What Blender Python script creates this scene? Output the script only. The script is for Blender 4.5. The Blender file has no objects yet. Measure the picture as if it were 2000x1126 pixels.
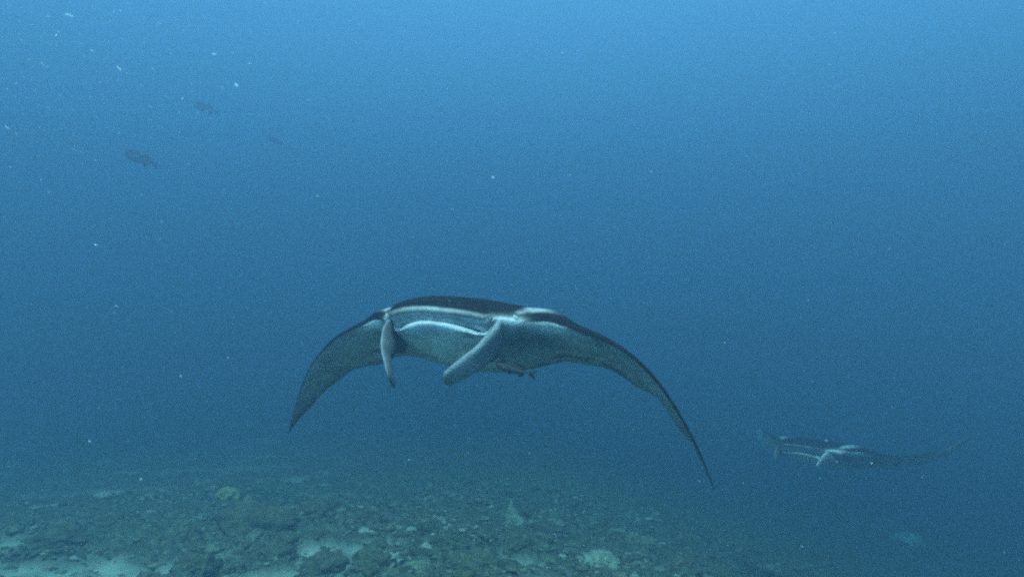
import bpy, bmesh, math, random
import numpy as np
from mathutils import Vector, Matrix

R = math.radians
scene = bpy.context.scene
COL = scene.collection

# ------------------------------------------------------------------ camera
CAM = np.array([0.0, 0.0, 2.40])
PITCH = R(3.0)
FPX = 1303.0                                   # focal length in pixels of a 2000 px wide frame
cam_d = bpy.data.cameras.new('camera')
cam_d.sensor_width = 36.0
cam_d.lens = 36.0 * FPX / 2000.0
cam_d.clip_start = 0.02
cam_d.clip_end = 600.0
cam = bpy.data.objects.new('camera', cam_d)
cam.location = CAM
cam.rotation_euler = (R(90) + PITCH, 0, 0)
COL.objects.link(cam)
scene.camera = cam

# ------------------------------------------------------------------ light: daylight coming down through the water
SUN_EL, SUN_AZ = R(62), R(178)                   # azimuth measured from +Y towards +X
world = bpy.data.worlds.new('World')
scene.world = world
world.use_nodes = True
wn = world.node_tree.nodes
wn.clear()
wout = wn.new('ShaderNodeOutputWorld')
wbg = wn.new('ShaderNodeBackground')
wsky = wn.new('ShaderNodeTexSky')
wsky.sky_type = 'NISHITA'
wsky.sun_disc = False
wsky.sun_elevation = SUN_EL
wsky.sun_rotation = SUN_AZ
wbg.inputs['Strength'].default_value = 0.12
world.node_tree.links.new(wsky.outputs[0], wbg.inputs[0])
world.node_tree.links.new(wbg.outputs[0], wout.inputs[0])

sun_d = bpy.data.lights.new('sun', 'SUN')
sun_d.energy = 4.0
sun_d.angle = R(12)
sun_d.color = (1.0, 0.97, 0.92)
sun = bpy.data.objects.new('sun', sun_d)
sdir = Vector((math.sin(SUN_AZ) * math.cos(SUN_EL), math.cos(SUN_AZ) * math.cos(SUN_EL), math.sin(SUN_EL)))
sun.rotation_euler = sdir.to_track_quat('Z', 'Y').to_euler()
sun.location = sdir * 60
COL.objects.link(sun)

scene.view_settings.view_transform = 'Standard'
scene.view_settings.look = 'None'
scene.view_settings.gamma = 1.0
scene.view_settings.use_curve_mapping = False
scene.view_settings.exposure = 2.95
cy = scene.cycles
cy.volume_bounces = 2
cy.max_bounces = 6
cy.diffuse_bounces = 3
cy.use_denoising = False                        # the grain of a dim underwater frame
cy.filter_width = 2.5                            # soft lens
cy.denoiser = 'OPENIMAGEDENOISE'
cy.sample_clamp_indirect = 0.2

# ------------------------------------------------------------------ helpers
def hash2(ix, iy, seed):
    h = (ix.astype(np.int64) * 374761393 + iy.astype(np.int64) * 668265263 + seed * 1274126177) & 0xFFFFFFFF
    h = ((h ^ (h >> 13)) * 1274126177) & 0xFFFFFFFF
    return ((h ^ (h >> 16)) & 0xFFFF) / 65535.0

def vnoise(x, y, seed=0):
    x = np.asarray(x, float); y = np.asarray(y, float)
    ix, iy = np.floor(x), np.floor(y)
    fx, fy = x - ix, y - iy
    fx = fx * fx * fx * (fx * (fx * 6 - 15) + 10); fy = fy * fy * fy * (fy * (fy * 6 - 15) + 10)
    a, b = hash2(ix, iy, seed), hash2(ix + 1, iy, seed)
    c, d = hash2(ix, iy + 1, seed), hash2(ix + 1, iy + 1, seed)
    return (a * (1 - fx) + b * fx) * (1 - fy) + (c * (1 - fx) + d * fx) * fy

def fbm(x, y, oct=4, seed=0, gain=0.5):
    s, a, n = 0.0, 1.0, 0.0
    for k in range(oct):
        ang = 0.6 + k * 1.1
        xr = x * math.cos(ang) - y * math.sin(ang); yr = x * math.sin(ang) + y * math.cos(ang)
        s = s + a * vnoise(xr * 2 ** k + 17.3 * k, yr * 2 ** k - 9.1 * k, seed + k)
        n += a; a *= gain
    return s / n

def sstep(a, b, x):
    t = np.clip((np.asarray(x, float) - a) / (b - a), 0, 1)
    return t * t * (3 - 2 * t)

def ray(px, py):
    dx, dz = (px - 1000.0) / FPX, -(py - 563.0) / FPX
    c, s = math.cos(PITCH), math.sin(PITCH)
    v = np.array([dx, c - dz * s, s + dz * c])
    return v / np.linalg.norm(v)

def mesh_obj(name, verts, faces, mat=None, smooth=True, colors=None, parent=None):
    me = bpy.data.meshes.new(name)
    me.from_pydata([tuple(v) for v in verts], [], faces)
    finish(me, mat, smooth, colors)
    o = bpy.data.objects.new(name, me)
    COL.objects.link(o)
    if parent: o.parent = parent
    return o

def finish(me, mat, smooth=True, colors=None):
    if colors is not None:
        at = me.color_attributes.new('tint', 'FLOAT_COLOR', 'POINT')
        c4 = np.ones((len(me.vertices), 4), np.float32); c4[:, :3] = colors
        at.data.foreach_set('color', c4.ravel())
    if smooth:
        me.polygons.foreach_set('use_smooth', np.ones(len(me.polygons), bool))
    if mat: me.materials.append(mat)
    me.update()

def fast_mesh(name, V, F, mat, smooth=True, colors=None):
    """V (n,3), F (m,3|4) numpy arrays."""
    me = bpy.data.meshes.new(name)
    k = F.shape[1]
    me.vertices.add(len(V)); me.vertices.foreach_set('co', np.asarray(V, np.float32).ravel())
    me.loops.add(F.size); me.loops.foreach_set('vertex_index', F.astype(np.int32).ravel())
    me.polygons.add(len(F)); me.polygons.foreach_set('loop_start', np.arange(0, F.size, k, dtype=np.int32))
    me.validate()
    finish(me, mat, smooth, colors)
    o = bpy.data.objects.new(name, me)
    COL.objects.link(o)
    return o

def tag(o, label=None, cat=None, group=None, kind=None):
    if label: o['label'] = label
    if cat: o['category'] = cat
    if group: o['group'] = group
    if kind: o['kind'] = kind
    return o

def nodes_mat(name):
    m = bpy.data.materials.new(name); m.use_nodes = True
    nt = m.node_tree; b = nt.nodes['Principled BSDF']
    return m, nt, b

def tint_mat(name, rough, noise_scale, lo, hi, bump=0.0, bump_scale=40.0, spec=0.15, second=None):
    """the object's own 'tint' colours, mottled by object-space noise"""
    m, nt, b = nodes_mat(name)
    N, L = nt.nodes, nt.links
    at = N.new('ShaderNodeVertexColor'); at.layer_name = 'tint'
    tc = N.new('ShaderNodeTexCoord')
    nz = N.new('ShaderNodeTexNoise'); nz.inputs['Scale'].default_value = noise_scale; nz.inputs['Detail'].default_value = 6; nz.inputs['Roughness'].default_value = 0.65
    L.new(tc.outputs['Object'], nz.inputs['Vector'])
    mr = N.new('ShaderNodeMapRange'); mr.inputs[1].default_value = 0.3; mr.inputs[2].default_value = 0.7; mr.inputs[3].default_value = lo; mr.inputs[4].default_value = hi
    L.new(nz.outputs['Fac'], mr.inputs[0])
    mul = N.new('ShaderNodeVectorMath'); mul.operation = 'SCALE'
    L.new(at.outputs['Color'], mul.inputs[0]); L.new(mr.outputs[0], mul.inputs['Scale'])
    L.new(mul.outputs[0], b.inputs['Base Color'])
    b.inputs['Roughness'].default_value = rough
    b.inputs['Specular IOR Level'].default_value = spec
    b.inputs['IOR'].default_value = 1.06          # seen in water, not in air
    if bump:
        n2 = N.new('ShaderNodeTexNoise'); n2.inputs['Scale'].default_value = bump_scale; n2.inputs['Detail'].default_value = 5
        L.new(tc.outputs['Object'], n2.inputs['Vector'])
        bp = N.new('ShaderNodeBump'); bp.inputs['Strength'].default_value = bump; bp.inputs['Distance'].default_value = 0.02
        L.new(n2.outputs['Fac'], bp.inputs['Height']); L.new(bp.outputs[0], b.inputs['Normal'])
    return m

# ------------------------------------------------------------------ seabed
def coords(x, y):
    a = R(28)
    u = (x * math.cos(a) + y * math.sin(a)) / 1.7
    v = -x * math.sin(a) + y * math.cos(a)
    return u, v

def algae_mask(x, y):
    """1 = turf of algae and rubble, 0 = pale sand"""
    u, v = coords(x, y)
    n = fbm(u * 1.15 + 3.1, v * 1.15 + 7.7, 5, 11, 0.64)
    bias = 0.04 + 0.10 * sstep(-2.8, -0.6, x + 0.1 * (y - 7)) + 0.14 * sstep(9.0, 12, y) + 0.10 * sstep(0.5, 3, x)
    return sstep(0.37, 0.60, n + bias)

def base_h(x, y):
    drop = 2.6 * sstep(-2.0, 12.0, x - 0.02 * y) + 3.0 * sstep(10, 30, x)
    rise = 0.25 * sstep(-2, -9, x)
    far = 0.085 * np.clip(np.hypot(x, y) - 7.0, 0, 40) ** 1.04
    return -0.78 - drop + rise - far

def ground_h(x, y):
    x = np.asarray(x, float); y = np.asarray(y, float)
    u, v = coords(x, y)
    h = base_h(x, y)
    h = h + 0.55 * (fbm(u * 0.28, v * 0.28, 3, 21) - 0.5)
    m = algae_mask(x, y)
    lump = np.abs(fbm(u * 2.3, v * 2.3, 3, 31) - 0.5) * 2
    h = h + m * (0.07 + 0.20 * (0.35 - lump))
    fine = fbm(x * 8, y * 8, 4, 41, 0.6) - 0.5
    h = h + fine * (0.03 + 0.13 * m)
    return h

def hit(px, py):
    d = ray(px, py)
    t = 1.5
    while t < 60:
        p = CAM + d * t
        if p[2] < float(ground_h(p[0], p[1])): break
        t += 0.03
    return CAM + d * t

ground_mat, nt, b = nodes_mat('seabed_sand_and_turf')
N, L = nt.nodes, nt.links
at = N.new('ShaderNodeVertexColor'); at.layer_name = 'tint'
sep = N.new('ShaderNodeSeparateColor'); L.new(at.outputs['Color'], sep.inputs[0])
tc = N.new('ShaderNodeTexCoord')
n1 = N.new('ShaderNodeTexNoise'); n1.inputs['Scale'].default_value = 9; n1.inputs['Detail'].default_value = 8; n1.inputs['Roughness'].default_value = 0.7
n2 = N.new('ShaderNodeTexNoise'); n2.inputs['Scale'].default_value = 2.2; n2.inputs['Detail'].default_value = 6
for n in (n1, n2): L.new(tc.outputs['Object'], n.inputs['Vector'])
sand = N.new('ShaderNodeValToRGB'); sand.color_ramp.elements[0].position = .3; sand.color_ramp.elements[1].position = .7
sand.color_ramp.elements[0].color = (.15, .165, .12, 1); sand.color_ramp.elements[1].color = (.36, .375, .30, 1)
turf = N.new('ShaderNodeValToRGB'); turf.color_ramp.elements[0].position = .32; turf.color_ramp.elements[1].position = .68
turf.color_ramp.elements[0].color = (.035, .037, .02, 1); turf.color_ramp.elements[1].color = (.17, .175, .12, 1)
e = turf.color_ramp.elements.new(.5); e.color = (.075, .08, .05, 1)
L.new(n2.outputs['Fac'], sand.inputs[0]); L.new(n1.outputs['Fac'], turf.inputs[0])
mx = N.new('ShaderNodeMix'); mx.data_type = 'RGBA'
L.new(sep.outputs[0], mx.inputs[0]); L.new(sand.outputs[0], mx.inputs[6]); L.new(turf.outputs[0], mx.inputs[7])
L.new(mx.outputs[2], b.inputs['Base Color'])
b.inputs['IOR'].default_value = 1.06; b.inputs['Roughness'].default_value = 0.95; b.inputs['Specular IOR Level'].default_value = 0.05
bp = N.new('ShaderNodeBump'); bp.inputs['Strength'].default_value = 0.6; bp.inputs['Distance'].default_value = 0.03
L.new(n1.outputs['Fac'], bp.inputs['Height']); L.new(bp.outputs[0], b.inputs['Normal'])

def build_seabed():
    nf, nb = 760, 90
    th = np.concatenate([np.linspace(-R(50), R(50), nf, endpoint=False), np.linspace(R(50), R(310), nb, endpoint=False)])
    rr = np.concatenate([[0.02], np.linspace(0.5, 3.5, 16, endpoint=False), 3.5 * (75.0 / 3.5) ** np.linspace(0, 1, 420)])
    RR, TT = np.meshgrid(rr, th, indexing='ij')
    X, Y = RR * np.sin(TT), RR * np.cos(TT)
    Z = ground_h(X, Y)
    M = algae_mask(X, Y)
    nr, nt_ = X.shape
    V = np.stack([X, Y, Z], -1).reshape(-1, 3)
    i = np.arange(nr - 1)[:, None]; j = np.arange(nt_)[None, :]
    j2 = (j + 1) % nt_
    F = np.stack([i * nt_ + j, i * nt_ + j2, (i + 1) * nt_ + j2, (i + 1) * nt_ + j], -1).reshape(-1, 4)[:, ::-1]
    o = fast_mesh('seabed', V, F, ground_mat, True, np.repeat(M.reshape(-1, 1), 3, 1))
    tag(o, kind='structure')
    return o
build_seabed()

# ------------------------------------------------------------------ the water: one closed box of even density
def build_water():
    bm = bmesh.new()
    bmesh.ops.create_cube(bm, size=1.0)
    lo, hi = np.array([-95, -95, -24.0]), np.array([95, 95, 20.0])
    for v in bm.verts:
        v.co = Vector([float(lo[k] + (v.co[k] + .5) * (hi[k] - lo[k])) for k in range(3)])
    me = bpy.data.meshes.new('haze'); bm.to_mesh(me); bm.free()
    o = bpy.data.objects.new('haze', me); COL.objects.link(o)
    m = bpy.data.materials.new('sea_water'); m.use_nodes = True
    nt = m.node_tree; nt.nodes.clear()
    out = nt.nodes.new('ShaderNodeOutputMaterial')
    pv = nt.nodes.new('ShaderNodeVolumePrincipled')
    pv.inputs['Density'].default_value = 0.115
    pv.inputs['Color'].default_value = (0.160, 0.238, 0.345, 1)
    pv.inputs['Absorption Color'].default_value = (0.0, 0.11, 0.14, 1)
    pv.inputs['Anisotropy'].default_value = 0.53
    nt.links.new(pv.outputs[0], out.inputs['Volume'])
    me.materials.append(m)
    tag(o, kind='stuff')
build_water()
# ------------------------------------------------------------------ manta rays
SK = np.array([0, .34, .6, .9, 1.2, 1.5, 1.8])

def herm(k, v, s):
    k = np.asarray(k, float); v = np.asarray(v, float); s = np.asarray(s, float)
    m = np.gradient(v, k); i = np.clip(np.searchsorted(k, s) - 1, 0, len(k) - 2)
    h = k[i + 1] - k[i]; t = (s - k[i]) / h
    return (2*t**3 - 3*t**2 + 1)*v[i] + (t**3 - 2*t**2 + t)*h*m[i] + (-2*t**3 + 3*t**2)*v[i + 1] + (t**3 - t**2)*h*m[i + 1]

def bender(phi_left, phi_right):
    """maps rest points (x forward, s along the span, n normal) to the flexed animal"""
    tabs = []
    for ph in (phi_left, phi_right):
        s = np.linspace(0, 1.9, 381); a = np.radians(herm(SK, ph, np.minimum(s, 1.8))); d = s[1] - s[0]
        am = (a[1:] + a[:-1]) / 2
        tabs.append((s, np.concatenate([[0], np.cumsum(np.cos(am) * d)]), -np.concatenate([[0], np.cumsum(np.sin(am) * d)]), a))
    def f(P):
        P = np.asarray(P, float); out = P.copy()
        for side, (s, y, z, a) in zip((1, -1), tabs):
            q = P[:, 1] * side >= 0 if side == 1 else P[:, 1] < 0
            u = np.abs(P[q, 1]); n = P[q, 2]
            aa = np.interp(u, s, a)
            out[q, 1] = side * (np.interp(u, s, y) + n * np.sin(aa))
            out[q, 2] = np.interp(u, s, z) + n * np.cos(aa)
        return out
    return f

T_TOP = np.array([1, .93, .85, .75, .65, .55, .45, .36, .28, .2, .14, .09, .05])
T_BOT = np.array([.06, .1, .15, .22, .3, .4, .5, .6, .7, .8, .9, .96, 1])
T_NOSE = np.array([.03, .018, .009, .004, .001, 0, .0004, .001, .004, .009, .018, .03])
# region numbers along the section: 0 back, 1 lip, 2 roof of the mouth, 3 throat, 4 jaw, 5 belly
REG = np.array([0]*13 + [1, 1, 1, 2, 2, 3, 3, 3, 3, 4, 4, 4] + [5]*13, float)

def profile(t, p, q):
    pk = p / (p + q)
    return t**p * (1 - t)**q / (pk**p * (1 - pk)**q)

def front_x(sh, s):
    s = np.asarray(s, float)
    return np.where(s > 0, herm(sh['xf_s'], sh.get('xf_left', sh['xf']), np.abs(s)), herm(sh['xf_s'], sh['xf'], np.abs(s)))

def back_x(sh, s):
    s = np.asarray(s, float)
    return np.where(s > 0, herm(SK, sh.get('te_left', sh['te']), np.abs(s)), herm(SK, sh['te'], np.abs(s)))

def section(s, sh):
    a = abs(s)
    xf = float(front_x(sh, s)); xb = float(back_x(sh, s)); c = max(xf - xb, 0.004)
    zf = sh['lip'] * (1 - float(sstep(.30, .62, a)))
    hu = float(herm(sh['h_s'], sh['hu'], a)); hl = float(herm(sh['h_s'], sh['hl'], a))
    head = 1 - float(sstep(.25, .6, a))
    pe = .5 + .25 * head; pl = .5 + .3 * head
    m = 1 - float(sstep(.30, .35, a))
    tipf = min(1.0, a / 1.8)
    X, Z = [], []
    for t in T_TOP:
        X.append(xf - c*t); Z.append(zf*(1 - t) + hu*profile(t, pe, 1.0))
    r = min(a / .31, 1.15)
    gap = (sh['gape'] + .026*r**3) * (1 - .75*float(sstep(.84, 1.04, r)))
    xr, rz = xf - .06 - .045*r*r, zf - gap
    mouth = [(xf - .014, zf + .024), (xf, zf + .006), (xf - .004, zf - .012), (xf - .022, zf - .030), (xf - .07, zf - .056),
             (xf - .20, zf - .058), (xf - .27, zf - .075), (xf - .2, rz - .035), (xr - .05, rz - .016), (xr, rz), (xr + .011, rz - .011), (xr + .008, rz - .025)]
    def belly_z(px):
        t = min(max((xf - px)/c, .03), 1.0)
        return zf*(1 - t) - hl*profile(t, pl, 1.0) - m*.046*math.exp(-(max(t, .06) - .06)/.13)
    for k in (5, 6, 7, 8):                                   # the mouth floor stays inside the jaw
        mouth[k] = (mouth[k][0], max(mouth[k][1], belly_z(mouth[k][0]) + .018 + .006*(8 - k)))
    for k, t in enumerate(T_NOSE):
        sg = 1 if k < 6 else -1
        px, pz = xf - c*t, zf*(1 - t) + (hu*profile(t, pe, 1.0) if sg > 0 else -hl*profile(t, pl, 1.0))
        X.append(px*(1 - m) + mouth[k][0]*m); Z.append(pz*(1 - m) + mouth[k][1]*m)
    for t in T_BOT:
        X.append(xf - c*t); Z.append(zf*(1 - t) - hl*profile(t, pl, 1.0) - m*.046*math.exp(-(t - .06)/.13))
    return np.array(X), np.array(Z)

def catmull(P, n):
    Q = np.vstack([2*P[0] - P[1], P, 2*P[-1] - P[-2]])
    out = []
    for i in range(1, len(Q) - 2):
        for k in range(n):
            t = k / n
            # centripetal-like tension keeps the tight lip free of loops
            m1, m2 = .4*(Q[i + 1] - Q[i - 1]), .4*(Q[i + 2] - Q[i])
            d = np.linalg.norm((Q[i + 1] - Q[i])[:2])
            for m_ in (m1, m2):
                l = np.linalg.norm(m_[:2])
                if l > 1.2*d + 1e-9: m_ *= 1.2*d / l
            out.append((2*t**3 - 3*t**2 + 1)*Q[i] + (t**3 - 2*t**2 + t)*m1 + (-2*t**3 + 3*t**2)*Q[i + 1] + (t**3 - t**2)*m2)
    out.append(P[-1])
    return np.array(out)

def tube(points, widths, thick, wdir, nseg=20, sub=6):
    """a flattened tapering paddle: rest points, width along wdir, thickness across"""
    P = catmull(np.asarray(points, float), sub); k = np.linspace(0, len(points) - 1, len(P))
    W = np.interp(k, range(len(points)), widths); TH = np.interp(k, range(len(points)), thick)
    WD = np.stack([np.interp(k, range(len(points)), np.asarray(wdir, float)[:, c]) for c in range(3)], 1)
    V, info = [], []
    for i in range(len(P)):
        tg = P[min(i + 1, len(P) - 1)] - P[max(i - 1, 0)]; tg /= np.linalg.norm(tg)
        w = WD[i] - tg*np.dot(WD[i], tg); w /= np.linalg.norm(w); b = np.cross(tg, w)
        for j in range(nseg):
            an = 2*math.pi*j/nseg
            V.append(P[i] + w*math.cos(an)*W[i]/2 + b*math.sin(an)*TH[i]/2); info.append((i/(len(P) - 1), math.cos(an), math.sin(an)))
    F = [(i*nseg + j, i*nseg + (j + 1) % nseg, (i + 1)*nseg + (j + 1) % nseg, (i + 1)*nseg + j) for i in range(len(P) - 1) for j in range(nseg)]
    F += [tuple(range(nseg))[::-1], tuple((len(P) - 1)*nseg + j for j in range(nseg))]
    return np.array(V), F, np.array(info)

def lerp3(a, b, t):
    t = np.asarray(t)[..., None]
    return np.asarray(a)*(1 - t) + np.asarray(b)*t

DARK, GREY, PALE, WHITE = (.012, .012, .013), (.14, .135, .12), (.44, .45, .43), (.78, .80, .78)

def blob(x, s, cx, cs, rx, rs, soft=.25, ang=0.0):
    c_, s_ = math.cos(ang), math.sin(ang)
    u, v = (x - cx), (s - cs)
    d = np.hypot((u*c_ + v*s_)/rx, (-u*s_ + v*c_)/rs)
    d = d + .22*(fbm(x*9 + 5, s*9 + 3, 3, 77) - .5)
    return 1 - sstep(1 - soft, 1 + soft, d)

def manta_shape():
    return dict(
        xf_s=[0, .15, .25, .32, .36, .42, .5, .6, .9, 1.2, 1.5, 1.8],
        xf=[.60, .592, .575, .545, .50, .40, .295, .226, .134, -.067, -.374, -.700],
        te=[-.78, -.66, -.44, -.396, -.419, -.562, -.703],
        lip=-.168, gape=.056, tail=1.0,
        h_s=[0, .2, .35, .5, .7, 1.0, 1.4, 1.8],
        hu=[.216, .213, .20, .155, .075, .04, .022, .004], hl=[.190, .172, .128, .09, .05, .028, .014, .003])

def manta_mesh(sh, phl, phr, fins):
    S = np.concatenate([np.linspace(0, .45, 46), np.linspace(.465, 1.0, 34), 1.0 + .8*np.sin(np.linspace(0, math.pi/2, 42)[1:])])
    S = np.concatenate([-S[:0:-1], S])
    V, F, Cc = [], [], []
    rows = []
    for s in S:
        X, Z = section(s, sh)
        L = catmull(np.stack([X, Z, REG], 1), 3)
        rows.append(L)
    nl = len(rows[0]); A = np.array(rows)                     # (ns, nl, 3)
    ss = np.repeat(S[:, None], nl, 1); x, n, reg = A[..., 0], A[..., 1], np.clip(A[..., 2], 0, 5)
    a = np.abs(ss)
    # skin colours, from where a point lies on the animal
    idx = np.arange(nl)[None, :] / 3.0                        # control point number along the section
    xf = front_x(sh, ss)
    col = np.zeros(x.shape + (3,)); col[:] = DARK
    q0 = sh.get('seed', 0.0)
    top = idx < 18.5
    wing = sstep(.42, .6, a)
    # the back: pale shoulder bars behind the black head
    sx, sy = x, a
    d = xf - x + .05*(fbm(x*14 + q0, ss*14, 4, 78, .6) - .5)*sstep(.0, .06, xf - x)             # distance behind the front edge
    sh1 = sstep(.014, .034, d)*sstep(.405 + .18*np.clip(d - .1, 0, 1), .44 + .18*np.clip(d - .1, 0, 1), a)*(1 - sstep(.555, .63, a + .10*(fbm(x*16 + q0, ss*16, 3, 79, .6) - .5) + .3*np.clip(d - .15, 0, 1)))*sstep(.42, .34, d)
    col = lerp3(col, (.34, .35, .345), np.where(top, sh1*(1 - .7*sstep(.46, .60, a))*(.25 + .75*sstep(.36, .60, fbm(x*11 + q0, ss*11, 4, 80, .65))), 0))
    # underside
    under = np.clip((idx - 21.5)/2.5, 0, 1)*wing + (1 - wing)*np.clip((idx - 20.5)/1.0, 0, 1)
    q0 = sh.get('seed', 0.0)
    belly = lerp3((.30, .325, .335), (.45, .475, .48), fbm(x*3 + q0, ss*3, 4, 5, .6))
    belly = lerp3(belly, (.82, .88, .93), .95*(1 - sstep(.22, .36, a))*sstep(-.30, .35, x)*(idx > 22))
    spots = sstep(.70, .76, fbm(x*7 + 3 + q0, ss*7, 2, 90))*sstep(.1, .25, a)*(1 - sstep(.9, 1.2, a))      # a few dark belly blotches
    belly = lerp3(belly, (.07, .07, .07), .6*spots)
    scr = np.exp(-((fbm(x*2.2, ss*6, 3, 92) - .5)/.006)**2)*sstep(.55, .62, fbm(x*2, ss*2, 2, 93))       # old scratches
    belly = lerp3(belly, (.50, .52, .52), .5*scr)
    belly = lerp3(belly, (.16, .17, .17), sstep(.30, .36, a)*(1 - sstep(.5, .7, a))*(1 - sstep(27, 31, idx)))
    edge = sstep(.10, .0, (x - back_x(sh, ss))) * sstep(.5, .9, a)
    belly = lerp3(belly, GREY, .65*edge + .45*sstep(1.2, 1.75, a))
    if 'pale_right' in sh: belly = lerp3(belly, (.74, .78, .80), np.where(ss < 0, sh['pale_right']*sstep(.6, .9, a), 0))
    col = lerp3(col, belly, np.where(idx > 19, under, 0))
    # face
    hd = 1 - sstep(.30, .36, a)
    lipw = np.exp(-((idx - 14.7)/np.where(idx < 14.7, .6, .9))**2)*(.45 + .8*fbm(ss*7 + q0, idx*.3, 3, 84))*(1 - .45*sstep(.12, .30, a))
    col = lerp3(col, WHITE, np.where(idx < 16.5, .8*sh.get('white', 1.0)*lipw*hd, 0))
    roof = np.clip((idx - 15.6)/.5, 0, 1)*np.clip((18.9 - idx)/.7, 0, 1)*hd
    band = .5 + .5*np.sin(idx*5.2 + 2*fbm(ss*9, idx*.4, 2, 3))
    col = lerp3(col, lerp3((.42, .45, .47), (.76, .80, .82), band), roof)
    thr = np.clip((idx - 18.4)/.6, 0, 1)*np.clip((21.5 - idx)/.5, 0, 1)
    col = lerp3(col, (.20, .22, .23), thr*hd)
    col = lerp3(col, (.02, .022, .025), thr*(1 - sstep(.265, .305, a)))
    rim = np.exp(-((idx - 22.6)/1.1)**2)*hd
    col = lerp3(col, np.array((.46, .49, .50))*sh.get('white', 1.0), rim)
    # white cheek in front of and below the eye, white root of the front edge of the wing
    ck = np.exp(-((a - .405)/.050)**2)*np.exp(-((idx - 19.6)/3.1)**2)*(.65 + .9*fbm(ss*18, idx*.5, 3, 83))
    col = lerp3(col, WHITE, np.clip(ck*2.0, 0, 1))
    ck2 = np.exp(-((a - .585 + .06*(fbm(ss*20, idx*.6, 3, 81) - .5))/.085)**2)*sstep(20.3, 22.0, idx)*(1 - sstep(24, 27, idx))*(.6 + .7*fbm(ss*22, x*22, 3, 82))
    col = lerp3(col, WHITE, np.clip(ck2*1.3, 0, 1))
    # gill slits on the belly
    for k in range(5):
        gx = .22 - .085*k
        g = np.exp(-((x - gx - .05*(a - .2))/.010)**2)*sstep(.10, .13, a)*(1 - sstep(.27, .31, a))*(idx > 26)
        col = lerp3(col, GREY, g*.7)
    # puff of the eye sockets
    te = back_x(sh, ss); back = np.clip(1 - (x - te)/.35, 0, 1)**2*sstep(.25, .7, a)*(1 - sstep(1.5, 1.8, a))
    n = n + back*.035*(fbm(ss*4.5, ss*0 + 2, 2, 95) - .5) + back*.012*np.sin(ss*17)
    x = x + back*.05*(fbm(ss*9, ss*0 + 7, 3, 96, .6) - .5)
    tw = np.radians(np.where(ss < 0, sh.get('twist_right', 0.0), sh.get('twist_left', 0.0)))*sstep(.55, 1.3, a)   # the wing twists, front edge up
    xc = (xf + te)/2
    x, n = xc + (x - xc)*np.cos(tw) - n*np.sin(tw), (x - xc)*np.sin(tw) + n*np.cos(tw)
    P = np.stack([x, ss, n], -1)
    ns = len(S)
    V = P.reshape(-1, 3); Cc = col.reshape(-1, 3)
    F = [(i*nl + j, i*nl + j + 1, (i + 1)*nl + j + 1, (i + 1)*nl + j) for i in range(ns - 1) for j in range(nl - 1)]
    parts = [(V, F, Cc)]
    for side in (1, -1):
        pts, wd, th = fins['pts_right'] if side < 0 and 'pts_right' in fins else fins['pts'], np.array(fins['w']), np.array(fins['t'])
        if side < 0: wd, th = wd*np.array(fins.get('w_right', 1.0)), th*fins.get('t_right', 1.0)
        pts = np.array(pts, float)*[1, side, 1]
        wdir = np.array(fins['dir_right'] if side < 0 and 'dir_right' in fins else fins['dir'], float)*[1, side, 1]
        v, f, inf = tube(pts, wd, th, wdir, 28)
        u, cw, sw = inf.T
        outer = -sw*side
        c = lerp3((.08, .09, .095), (.25, .265, .265), sstep(.0, .45, outer))
        c = lerp3(c, (.165, .175, .175), (1 - sstep(.15, .55, u))*sstep(-.2, .2, outer))
        c = lerp3(c, (.55, .58, .58), np.exp(-((cw - .85)/.18)**2)*sstep(-.10, .35, outer)*(.5 + .8*fbm(u*9, sw*2 + q0, 3, 85))*(1 - .6*sstep(.8, 1, u)))
        c = lerp3(c, (.07, .075, .08), .75*sstep(.72, .98, u)*sstep(.3, -.3, outer))
        if side < 0: c = lerp3(c, (.05, .055, .06), .8*sstep(.74, .95, u))
        parts.append((v, f, c))
        # eye: a bulging socket with a dark eye at its side
        eb = bmesh.new(); bmesh.ops.create_uvsphere(eb, u_segments=20, v_segments=14, radius=1.0)
        ev = np.array([q.co for q in eb.verts]); ef = [tuple(q.index for q in fc.verts) for fc in eb.faces]; eb.free()
        d = ev @ np.array([.25, side*.80, -.55])
        ec = lerp3(lerp3(DARK, (.40, .42, .42), sstep(.75, .2, ev[:, 2])), (.02, .02, .022), sstep(.985, .993, d))
        evp = ev*[.060, .030, .034] + [.335, side*.418, -.090]
        parts.append((evp, ef, ec))
    # tail and small dorsal fin
    v, f, inf = tube([(-.68, 0, .03), (-.9, 0, .03 + .08*sh['tail']), (-1.4, 0, .04 + .32*sh['tail']), (-2.0, .02, .05 + .63*sh['tail']), (-2.5, .05, .05 + .88*sh['tail'])], [.09, .05, .025, .015, .006], [.07, .045, .022, .014, .006], [(0, 1, 0)]*5, 10, 5)
    parts.append((v, f, np.tile(DARK, (len(v), 1))))
    v, f, inf = tube([(-.55, 0, .04), (-.66, 0, .09), (-.76, 0, .12)], [.16, .10, .03], [.03, .02, .008], [(1, 0, 0)]*3, 12, 4)
    parts.append((v, f, np.tile(DARK, (len(v), 1))))
    AV, AF, AC, off = [], [], [], 0
    for v, f, c in parts:
        AV.append(v); AC.append(c); AF += [tuple(i + off for i in q) for q in f]; off += len(v)
    rest = np.concatenate(AV)
    return bender(phl, phr)(rest), AF, np.concatenate(AC), rest

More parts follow.
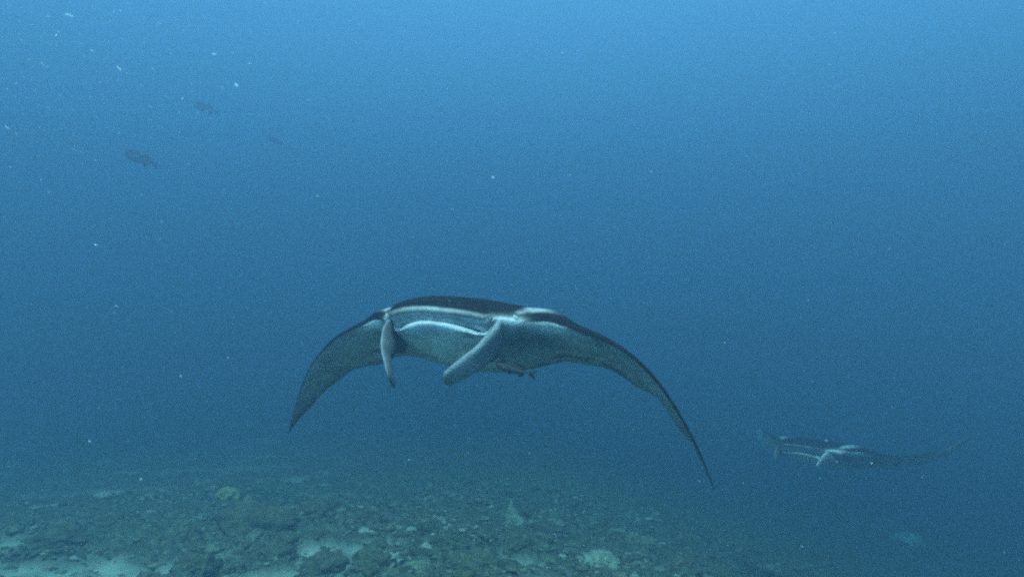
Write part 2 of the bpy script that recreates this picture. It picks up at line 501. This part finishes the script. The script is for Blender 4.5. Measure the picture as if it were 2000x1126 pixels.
def pose(yaw, pitch, roll, loc):
    B = np.array([[0, 1, 0], [-1, 0, 0], [0, 0, 1.]])
    c_, s_ = math.cos(yaw), math.sin(yaw); Rz = np.array([[c_, -s_, 0], [s_, c_, 0], [0, 0, 1]])
    c_, s_ = math.cos(pitch), math.sin(pitch); Rp = np.array([[c_, 0, -s_], [0, 1, 0], [s_, 0, c_]])
    c_, s_ = math.cos(roll), math.sin(roll); Rr = np.array([[1, 0, 0], [0, c_, -s_], [0, s_, c_]])
    M = np.eye(4); M[:3, :3] = Rz @ B @ Rp @ Rr; M[:3, 3] = loc
    return M

FINS_DOWN = dict(pts=[(.33, .315, -.18), (.40, .338, -.26), (.50, .314, -.395), (.575, .245, -.515), (.598, .205, -.57), (.602, .195, -.585)],
                 w=[.31, .28, .195, .15, .115, .04], t=[.10, .06, .038, .032, .024, .010], dir=[(1, .25, .1), (1, .25, .25), (1, .10, .3), (1, 0, .3), (1, 0, .3), (1, 0, .3)],
                 dir_right=[(1, 0, .1), (1, 0, .1), (1, -.08, .05), (1, -.16, 0), (1, -.2, 0), (1, -.2, 0)], w_right=[1, .70, .52, .62, .95, 2.2], t_right=1.25,
                 pts_right=[(.36, .345, -.20), (.42, .376, -.275), (.51, .350, -.40), (.585, .260, -.535), (.612, .200, -.605), (.618, .185, -.63)])

skin = tint_mat('manta_skin', .6, 9.0, .68, 1.28, .3, 90, .06)

def build_manta(label, sh, phl, phr, fins, M):
    V, F, C, rest = manta_mesh(sh, phl, phr, fins)
    o = mesh_obj('manta_ray', V, F, skin, True, C)
    bm = bmesh.new(); bm.from_mesh(o.data); bmesh.ops.recalc_face_normals(bm, faces=bm.faces); bm.to_mesh(o.data); bm.free()
    o.matrix_world = Matrix([list(map(float, r)) for r in M])
    tag(o, label, 'manta ray', 'manta rays gliding over the reef')
    return o, V, F, rest

shape1 = manta_shape()
shape1['xf_left'] = shape1['xf'][:7] + [.212, .166, .038, -.322, -.724]
shape1['te_left'] = [-.78, -.66, -.479, -.424, -.471, -.642, -.727]
M1 = pose(R(-17.0), R(24.1), R(-5.6), CAM + [-.259, 4.322, -.003])
manta1, V1, F1, rest1 = build_manta('large manta ray in the foreground, mouth open, wings drooping, head fins hanging', shape1,
    [0, .8, 7, 16.9, 34.7, 49.6, 59.9], [0, 14.7, 19.4, 26.2, 32.1, 39.6, 49.4], FINS_DOWN, M1)

# ------------------------------------------------------------------ second manta ray, farther off
FINS_SHORT = dict(pts=[(.36, .325, -.12), (.46, .345, -.17), (.54, .33, -.25), (.57, .31, -.33), (.575, .305, -.36)],
                  w=[.24, .15, .09, .06, .02], t=[.09, .05, .04, .035, .012], dir=[(1, 0, .25)]*5)
sh2 = manta_shape(); sh2['lip'] = -.12; sh2['gape'] = .075; sh2['tail'] = .35; sh2['seed'] = 31.7; sh2['hu'] = [.82*h for h in sh2['hu']]; sh2['hl'] = [.8*h for h in sh2['hl']]; sh2['twist_right'] = 40.0; sh2['twist_left'] = -8.0; sh2['white'] = .55; sh2['pale_right'] = .95
M2 = pose(R(-58), R(22), R(3), CAM + ray(1612, 877)*13.0)
M2[:3, :3] *= 1.28
manta2, V2, F2, rest2 = build_manta('small faint distant manta ray with one pale wing raised, swimming at the right', sh2,
    [0, 3, 2, -10, -34, -62, -80], [0, 0, -4, -10, -18, -22, -24], FINS_SHORT, M2)

# ------------------------------------------------------------------ fish
def fish_mesh(L, depth, width, fork, col_top, col_low, slim=1.0, disc=False):
    """one closed body with its fins; head towards +X, belly down"""
    xs = np.linspace(0, 1, 34); V, F, C = [], [], []
    ns = 18
    for u in xs:
        h = depth*(math.sin(math.pi*min(1, u**.62*.94 + .02))**.85*(1 - .25*u) + .10*(u > .2)*1.0*min(1, (u - .2)*4)) if not disc else \
            depth*(min(1, (u/.28 + .06)**.55)*(1 - .80*float(sstep(.45, .98, u))))
        w = h*width/depth*(1 - .35*u)
        for j in range(ns):
            a = 2*math.pi*j/ns
            z = math.sin(a)*h/2
            if disc: z = z*(.75 if z > 0 else 1.0)
            V.append((L*(.5 - u*.82), math.cos(a)*w/2, z)); C.append(lerp3(col_low, col_top, sstep(-.5, .6, math.sin(a))))
    n = len(xs)
    F += [(i*ns + j, i*ns + (j + 1) % ns, (i + 1)*ns + (j + 1) % ns, (i + 1)*ns + j) for i in range(n - 1) for j in range(ns)]
    F += [tuple(range(ns)), tuple((n - 1)*ns + j for j in range(ns))[::-1]]
    def plate(poly, th, y=0.0, col=col_top, tilt=0.0):
        o = len(V); m = len(poly)
        cx = sum(p[0] for p in poly)/m; cz = sum(p[1] for p in poly)/m
        for sgn in (1, -1):
            for (px, pz) in poly:
                V.append((px*L, y + tilt*(pz - poly[0][1])*L + sgn*th*L*.25, pz*L)); C.append(np.array(col))
            V.append((cx*L, y + tilt*(cz - poly[0][1])*L + sgn*th*L, cz*L)); C.append(np.array(col))
        for k in range(m):
            k2 = (k + 1) % m
            F.append((o + k, o + k2, o + m)); F.append((o + m + 1 + k2, o + m + 1 + k, o + 2*m + 1)); F.append((o + k2, o + k, o + m + 1 + k, o + m + 1 + k2))
    d = depth/L
    plate([(-.29, .03), (-.38, .06), (-.50, fork), (-.47, fork*.45), (-.425, 0), (-.47, -fork*.45), (-.50, -fork), (-.38, -.06), (-.29, -.03)], .010)
    plate([(.12, d*.40), (.02, d*.60), (-.14, d*.50), (-.24, d*.22), (-.05, d*.30)], .008)
    plate([(-.06, -d*.34), (-.12, -d*.58), (-.20, -d*.40), (-.24, -d*.18), (-.15, -d*.2)], .008)
    plate([(.20, -d*.42), (.10, -d*.62), (.08, -d*.40)], .008)
    for sgn in (1, -1):
        plate([(.22, -.02), (.10, -.09), (.06, -.06), (.14, .0)], .006, sgn*width*.40, col_top, sgn*-.5)
    if disc:
        o = len(V)
        for i in range(2):
            for j in range(16):
                a = 2*math.pi*j/16
                V.append((L*(.36 + .12*math.cos(a)), width*.42*math.sin(a), depth*(.34 + .07*i))); C.append(np.array(col_top)*.6)
        for j in range(16):
            j2 = (j + 1) % 16; F.append((o + j, o + j2, o + 16 + j2, o + 16 + j))
        F.append(tuple(o + 16 + j for j in range(16)))
    return np.array(V), F, np.array(C)

fish_skin = tint_mat('fish_skin', .5, 14.0, .8, 1.15, 0, 1, .2)

def add_fish(name, label, cat, loc, hdg, L, depth, width, fork, ct, cl, group=None, disc=False, roll=0.0):
    """hdg: unit direction the head points to"""
    V, F, C = fish_mesh(L, depth, width, fork, ct, cl, disc=disc)
    o = mesh_obj(name, V, F, fish_skin, True, C)
    x = Vector(hdg).normalized(); z = Vector((0, 0, 1)); y = z.cross(x).normalized(); z = x.cross(y)
    Mx = Matrix((x, y, z)).transposed()
    o.matrix_world = Matrix.Translation(Vector([float(c) for c in loc])) @ Mx.to_4x4() @ Matrix.Rotation(roll, 4, 'X')
    return tag(o, label, cat, group)

FT, FL = (.035, .038, .04), (.08, .085, .09)
g = 'fish swimming in open water'
add_fish('reef_fish', 'dark fish, lowest and clearest of the three at upper left', 'fish', CAM + ray(277, 310)*20.0, (-.86, .15, .36), 1.1, .30, .14, .09, FT, FL, g)
add_fish('reef_fish', 'faint fish, topmost of the three at upper left', 'fish', CAM + ray(405, 213)*26.0, (-.86, .2, .36), 1.1, .27, .13, .08, FT, FL, g)
add_fish('reef_fish', 'faintest fish, nearest the middle of the three at upper left', 'fish', CAM + ray(537, 275)*27.0, (-.86, .2, .42), .74, .19, .09, .08, FT, FL, g)

from mathutils.bvhtree import BVHTree
W1 = V1 @ M1[:3, :3].T + M1[:3, 3]
bvh = BVHTree.FromPolygons([tuple(v) for v in W1], F1)
hits = [bvh.ray_cast(Vector(CAM), Vector(ray(a, b))) for a, b in ((970, 700), (980, 705), (990, 709), (1000, 712), (1010, 713), (1020, 713))]
d_rem = min([(h[0] - Vector(CAM)).length for h in hits if h[0]] or [4.5])
add_fish('remora', 'small grey suckerfish with forked tail clinging under the near manta', 'fish', CAM + ray(1008, 720)*(d_rem - .05), (-.93, -.05, .30), .245, .068, .055, .125, (.025, .027, .026), (.11, .115, .11), disc=True)

# ------------------------------------------------------------------ corals and rocks that stand out on the seabed
def lump_mesh(seed, flat, rough, taper=0.0, sub=4, lean=(0, 0)):
    bm = bmesh.new(); bmesh.ops.create_icosphere(bm, subdivisions=sub, radius=1.0)
    P = np.array([v.co for v in bm.verts]); F = np.array([[v.index for v in f.verts] for f in bm.faces]); bm.free()
    a, b_, c = P.T
    n1 = fbm(a*1.3 + c*.9 + seed, b_*1.3 - c*.8 + seed*2.1, 3, int(seed) + 3) - .5
    n2 = fbm(a*4 + c*2.7, b_*4 - c*3.1 + seed, 4, int(seed) + 9, .65) - .5
    n3 = fbm(a*11 - c*8, b_*11 + c*9 + seed, 3, int(seed) + 15, .7) - .5
    r = 1 + 1.0*n1 + rough*(1.1*n2 + .7*n3)
    P = P*r[:, None]
    P[:, 2] = np.where(P[:, 2] < -.25, -.25 + .3*(P[:, 2] + .25), P[:, 2])
    k = 1 - taper*np.clip(P[:, 2], 0, 1)
    P[:, 0] = P[:, 0]*k + lean[0]*np.clip(P[:, 2], 0, 2); P[:, 1] = P[:, 1]*k + lean[1]*np.clip(P[:, 2], 0, 2)
    P[:, 2] *= flat
    return P, F, n1, n2, n3

coral_mat = tint_mat('coral_and_turf', .95, 12.0, .55, 1.5, .5, 45, .05)
TURF, ROCKC, PALEC, YEL = (.075, .075, .042), (.14, .138, .09), (.27, .28, .22), (.24, .23, .10)

def add_coral(name, label, cat, px, py, wpx, flat, col, seed, rough=.8, taper=0.0, lean=(0, 0), squash=1.0, mix=ROCKC, sink=.12):
    p = hit(px, py); d = float(np.linalg.norm(p - CAM)); r = wpx/FPX*d/2
    P, F, n1, n2, n3 = lump_mesh(seed, flat, rough, taper, 4, lean)
    P = P*np.array([r, r*squash, r])
    C = lerp3(col, mix, np.clip(.5*sstep(.05, .25, n2) + .5*sstep(.0, .2, n3), 0, 1))
    o = fast_mesh(name, P, F, coral_mat, True, C)
    o.location = (float(p[0]), float(p[1] + r*.3), float(ground_h(p[0], p[1] + r*.3) - sink*r*flat))
    o.rotation_euler = (0, 0, seed*1.7)
    return tag(o, label, cat)

CORALS = [
 ('algae_clump', 'dark algae clump standing alone on the palest sand', 'algae', 380, 1108, 62, .80, TURF, 3.1, .9, .25, (.25, 0)),
 ('coral_mound', 'broad dark coral mound with ridged crest behind the pale sand', 'coral', 492, 1040, 135, .50, TURF, 7.4, 1.0, .1, (0, 0), .8),
 ('coral_mound', 'dark rounded mound at the right edge of the pale sand', 'coral', 535, 1085, 66, .55, TURF, 11.2, .8),
 ('coral_mound', 'low dark mound at the bottom edge, nearest the camera', 'coral', 625, 1116, 74, .62, TURF, 15.9, .9),
 ('coral_mound', 'dark tall knob beside the speckled pale coral', 'coral', 722, 1108, 74, .75, TURF, 19.3, .9, .2),
 ('pale_coral', 'speckled pale blue coral leaning on a dark knob', 'coral', 752, 1092, 50, .55, PALEC, 23.7, 1.2),
 ('pointed_coral', 'pale pointed coral sticking up from the reef below the near manta', 'coral', 1003, 1022, 50, 1.05, (.20, .21, .15), 27.1, 1.5, .55, (.42, 0), .7),
 ('coral_mound', 'dark mound directly in front of the pale pointed coral', 'coral', 1012, 1062, 92, .50, TURF, 31.6, .9),
 ('boulder', 'dark rounded boulder right of the pale pointed coral', 'rock', 1078, 1042, 60, .62, (.06, .062, .05), 35.2, .5),
 ('yellow_sponge', 'yellowish round sponge on the far left reef', 'sponge', 442, 972, 38, .70, YEL, 39.8, .5, 0, (0, 0), 1, (.20, .20, .10)),
 ('coral_mound', 'wide dark hummock with a hollow, bottom centre of the reef', 'coral', 930, 1104, 105, .42, TURF, 43.4, 1.0),
 ('coral_rock', 'pale crusted rock on the slope at bottom right of centre', 'rock', 1168, 1104, 70, .50, (.24, .25, .18), 47.9, 1.0, 0, (0, 0), 1, PALEC),
 ('coral_mound', 'dark hump left of the broad ridged mound', 'coral', 352, 1052, 62, .55, TURF, 51.3, .9),
 ('round_coral', 'pale round coral head alone in the blue at far right', 'coral', 1780, 1058, 44, .75, (.55, .56, .50), 55.5, .5),
 ('coral_mound', 'dark hump behind and right of the broad ridged mound', 'coral', 612, 1000, 62, .60, TURF, 59.2, .9),
 ('coral_mound', 'long low dark mound at the left edge', 'coral', 95, 1062, 120, .28, TURF, 63.7, .9, 0, (0, 0), .7),
 ('flat_rock', 'pale flat slab, farther of the two in the left distance', 'rock', 208, 968, 46, .22, (.26, .27, .22), 67.4, .5),
 ('flat_rock', 'pale flat slab, nearer the left edge of the two in the left distance', 'rock', 94, 988, 52, .20, (.25, .26, .21), 71.1, .5),
 ('coral_rock', 'grey knobbly rock on the dim slope below the near wing tip', 'rock', 1252, 1062, 58, .60, ROCKC, 75.6, 1.0),
 ('coral_mound', 'dark hump on the dim slope at the bottom edge, right of centre', 'coral', 1325, 1112, 84, .50, TURF, 79.9, .9),
 ('coral_mound', 'dark knob between the speckled coral and the wide hummock', 'coral', 866, 1072, 46, .80, TURF, 83.2, .9, .2),
 ('coral_mound', 'small dark hump in front of the broad ridged mound on the sand', 'coral', 440, 1118, 44, .55, TURF, 87.5, .8),
 ('coral_rock', 'lumpy grey green rock left of the wide hummock', 'rock', 812, 1112, 70, .45, (.20, .20, .13), 91.8, 1.1),
 ('coral_mound', 'dark hump in the left middle distance behind the long low mound', 'coral', 215, 1016, 70, .42, TURF, 95.1, .9),
]
for c in CORALS: add_coral(*c)

# ------------------------------------------------------------------ loose coral rubble: one mass nobody could count
def build_rubble():
    rng = np.random.default_rng(5)
    variants = []
    for k in range(8):
        P, F, *_ = lump_mesh(200 + 7.3*k, .8, 1.5, 0, 2)
        variants.append((P, F))
    n = 46000
    th = rng.uniform(-R(46), R(44), n); rr = np.sqrt(rng.uniform(6.2**2, 18.0**2, n))
    X, Y = rr*np.sin(th), rr*np.cos(th)
    m = algae_mask(X, Y)
    cl = fbm(X*1.1 + 9, Y*1.1, 3, 91)
    keep = rng.random(n) < (.06 + .9*m*sstep(.40, .60, cl))*np.minimum(1, 11/rr)
    X, Y, m = X[keep], Y[keep], m[keep]
    Z = ground_h(X, Y)
    size = np.exp(rng.normal(math.log(.022), .7, len(X))); size = np.clip(size, .010, .14)
    AV, AF, AC, off = [], [], [], 0
    pal = np.array([(.075, .075, .04), (.11, .11, .065), (.15, .148, .095), (.19, .19, .135), (.24, .245, .185), (.14, .115, .075)])
    pr = np.array([.3, .26, .2, .12, .06, .06])
    for i in range(len(X)):
        P, F = variants[rng.integers(8)]
        a = rng.uniform(0, 6.28); c_, s_ = math.cos(a), math.sin(a)
        sc = size[i]*np.array([rng.uniform(.7, 1.4), rng.uniform(.6, 1.1), rng.uniform(.35, .9)])
        Q = P*sc
        Q = np.stack([Q[:, 0]*c_ - Q[:, 1]*s_ + X[i], Q[:, 0]*s_ + Q[:, 1]*c_ + Y[i], Q[:, 2] + Z[i] + size[i]*.04], 1)
        AV.append(Q); AF.append(F + off); off += len(P)
        AC.append(np.tile(pal[rng.choice(6, p=pr)]*rng.uniform(.8, 1.2), (len(P), 1)))
    o = fast_mesh('coral_rubble', np.concatenate(AV), np.concatenate(AF), coral_mat, True, np.concatenate(AC))
    tag(o, 'loose dead coral rubble overgrown with algae on the seabed', 'rubble', kind='stuff')
    print('rubble', len(X))
build_rubble()

# ------------------------------------------------------------------ marine snow drifting in the water: one mass
def build_snow():
    rng = np.random.default_rng(11)
    P0 = np.array([(0, 0, .35)] + [(math.cos(k*math.pi/3), math.sin(k*math.pi/3), 0) for k in range(6)])     # a thin domed flake
    F0 = np.array([(0, k + 1, (k + 1) % 6 + 1) for k in range(6)])
    pos, siz, el = [], [], []
    n = 6000
    d = 7.5*rng.random(n)**(1/2.6)
    for px, py, dd in zip(rng.uniform(-250, 2250, n), rng.uniform(-200, 1300, n), d):
        if dd < .55: continue
        p = CAM + ray(px, py)*dd
        if p[2] < ground_h(p[0], p[1]) + .05: continue
        pos.append(p); siz.append(float(np.clip(np.exp(rng.normal(math.log(.0009), .4)), .0005, .004))*(1 if dd > 1.2 else .6)); el.append(rng.uniform(1, 2.2))
    n = 1200                                                 # a denser drift of flakes high on the left
    for k in range(n):
        px, py = 150 + rng.normal(0, 190), 60 + rng.normal(0, 150)
        p = CAM + ray(px, py)*rng.uniform(1.6, 4.0)
        pos.append(p); siz.append(float(np.clip(np.exp(rng.normal(math.log(.0009), .45)), .0005, .0035))); el.append(rng.uniform(1.5, 4))
    for px, py, dd, r in [(963, 346, 2.2, .0075), (1112, 341, 2.0, .006), (582, 42, 1.8, .005), (187, 478, 2.0, .0055), (223, 610, 1.9, .006), (945, 492, 2.1, .004),
                          (1366, 939, 2.2, .005), (1383, 957, 2.2, .0055), (353, 733, 2.0, .006), (1811, 1013, 2.3, .006), (1000, 556, 2.2, .004), (175, 861, 2.0, .005), (915, 884, 2.3, .005),
                          (1635, 901, 2.5, .005), (1703, 904, 2.5, .005), (446, 698, 2.1, .005), (1003, 738, 2.4, .004), (1737, 486, 2.4, .005), (275, 935, 2.6, .006), (1960, 92, 2.2, .006)]:
        pos.append(CAM + ray(px, py)*dd); siz.append(r*.5); el.append(1.6)
    m = len(pos)
    V = np.empty((m, len(P0), 3)); 
    for i in range(m):
        jit = P0*(1 + rng.uniform(-.35, .35, (len(P0), 1)))
        qa = rng.normal(size=(3, 3)); qr, _ = np.linalg.qr(qa); jit = jit @ qr.T
        ax = np.array([.8, .2, -.5]) + rng.normal(0, .35, 3); ax /= np.linalg.norm(ax)
        q = jit + np.outer(jit @ ax, ax)*(el[i] - 1)
        V[i] = pos[i] + q*siz[i]
    F = (F0[None] + (np.arange(m)*len(P0))[:, None, None]).reshape(-1, 3)
    C = np.repeat(rng.uniform(.35, .9, (m, 1)), len(P0), 0).reshape(-1, 1)*np.array([[.80, .93, 1.0]])
    o = fast_mesh('marine_snow', V.reshape(-1, 3), F, snow_mat, True, C)
    tag(o, 'pale specks of plankton drifting through the water', 'plankton', kind='stuff')
snow_mat, nt, b = nodes_mat('marine_snow')          # thin milky flakes: light passes through them
nt.nodes.remove(b)
df, tr, ms = nt.nodes.new('ShaderNodeBsdfDiffuse'), nt.nodes.new('ShaderNodeBsdfTranslucent'), nt.nodes.new('ShaderNodeMixShader')
at = nt.nodes.new('ShaderNodeVertexColor'); at.layer_name = 'tint'
for n in (df, tr): nt.links.new(at.outputs['Color'], n.inputs['Color'])
nt.links.new(df.outputs[0], ms.inputs[1]); nt.links.new(tr.outputs[0], ms.inputs[2]); ms.inputs[0].default_value = .7
nt.links.new(ms.outputs[0], nt.nodes['Material Output'].inputs['Surface'])
build_snow()
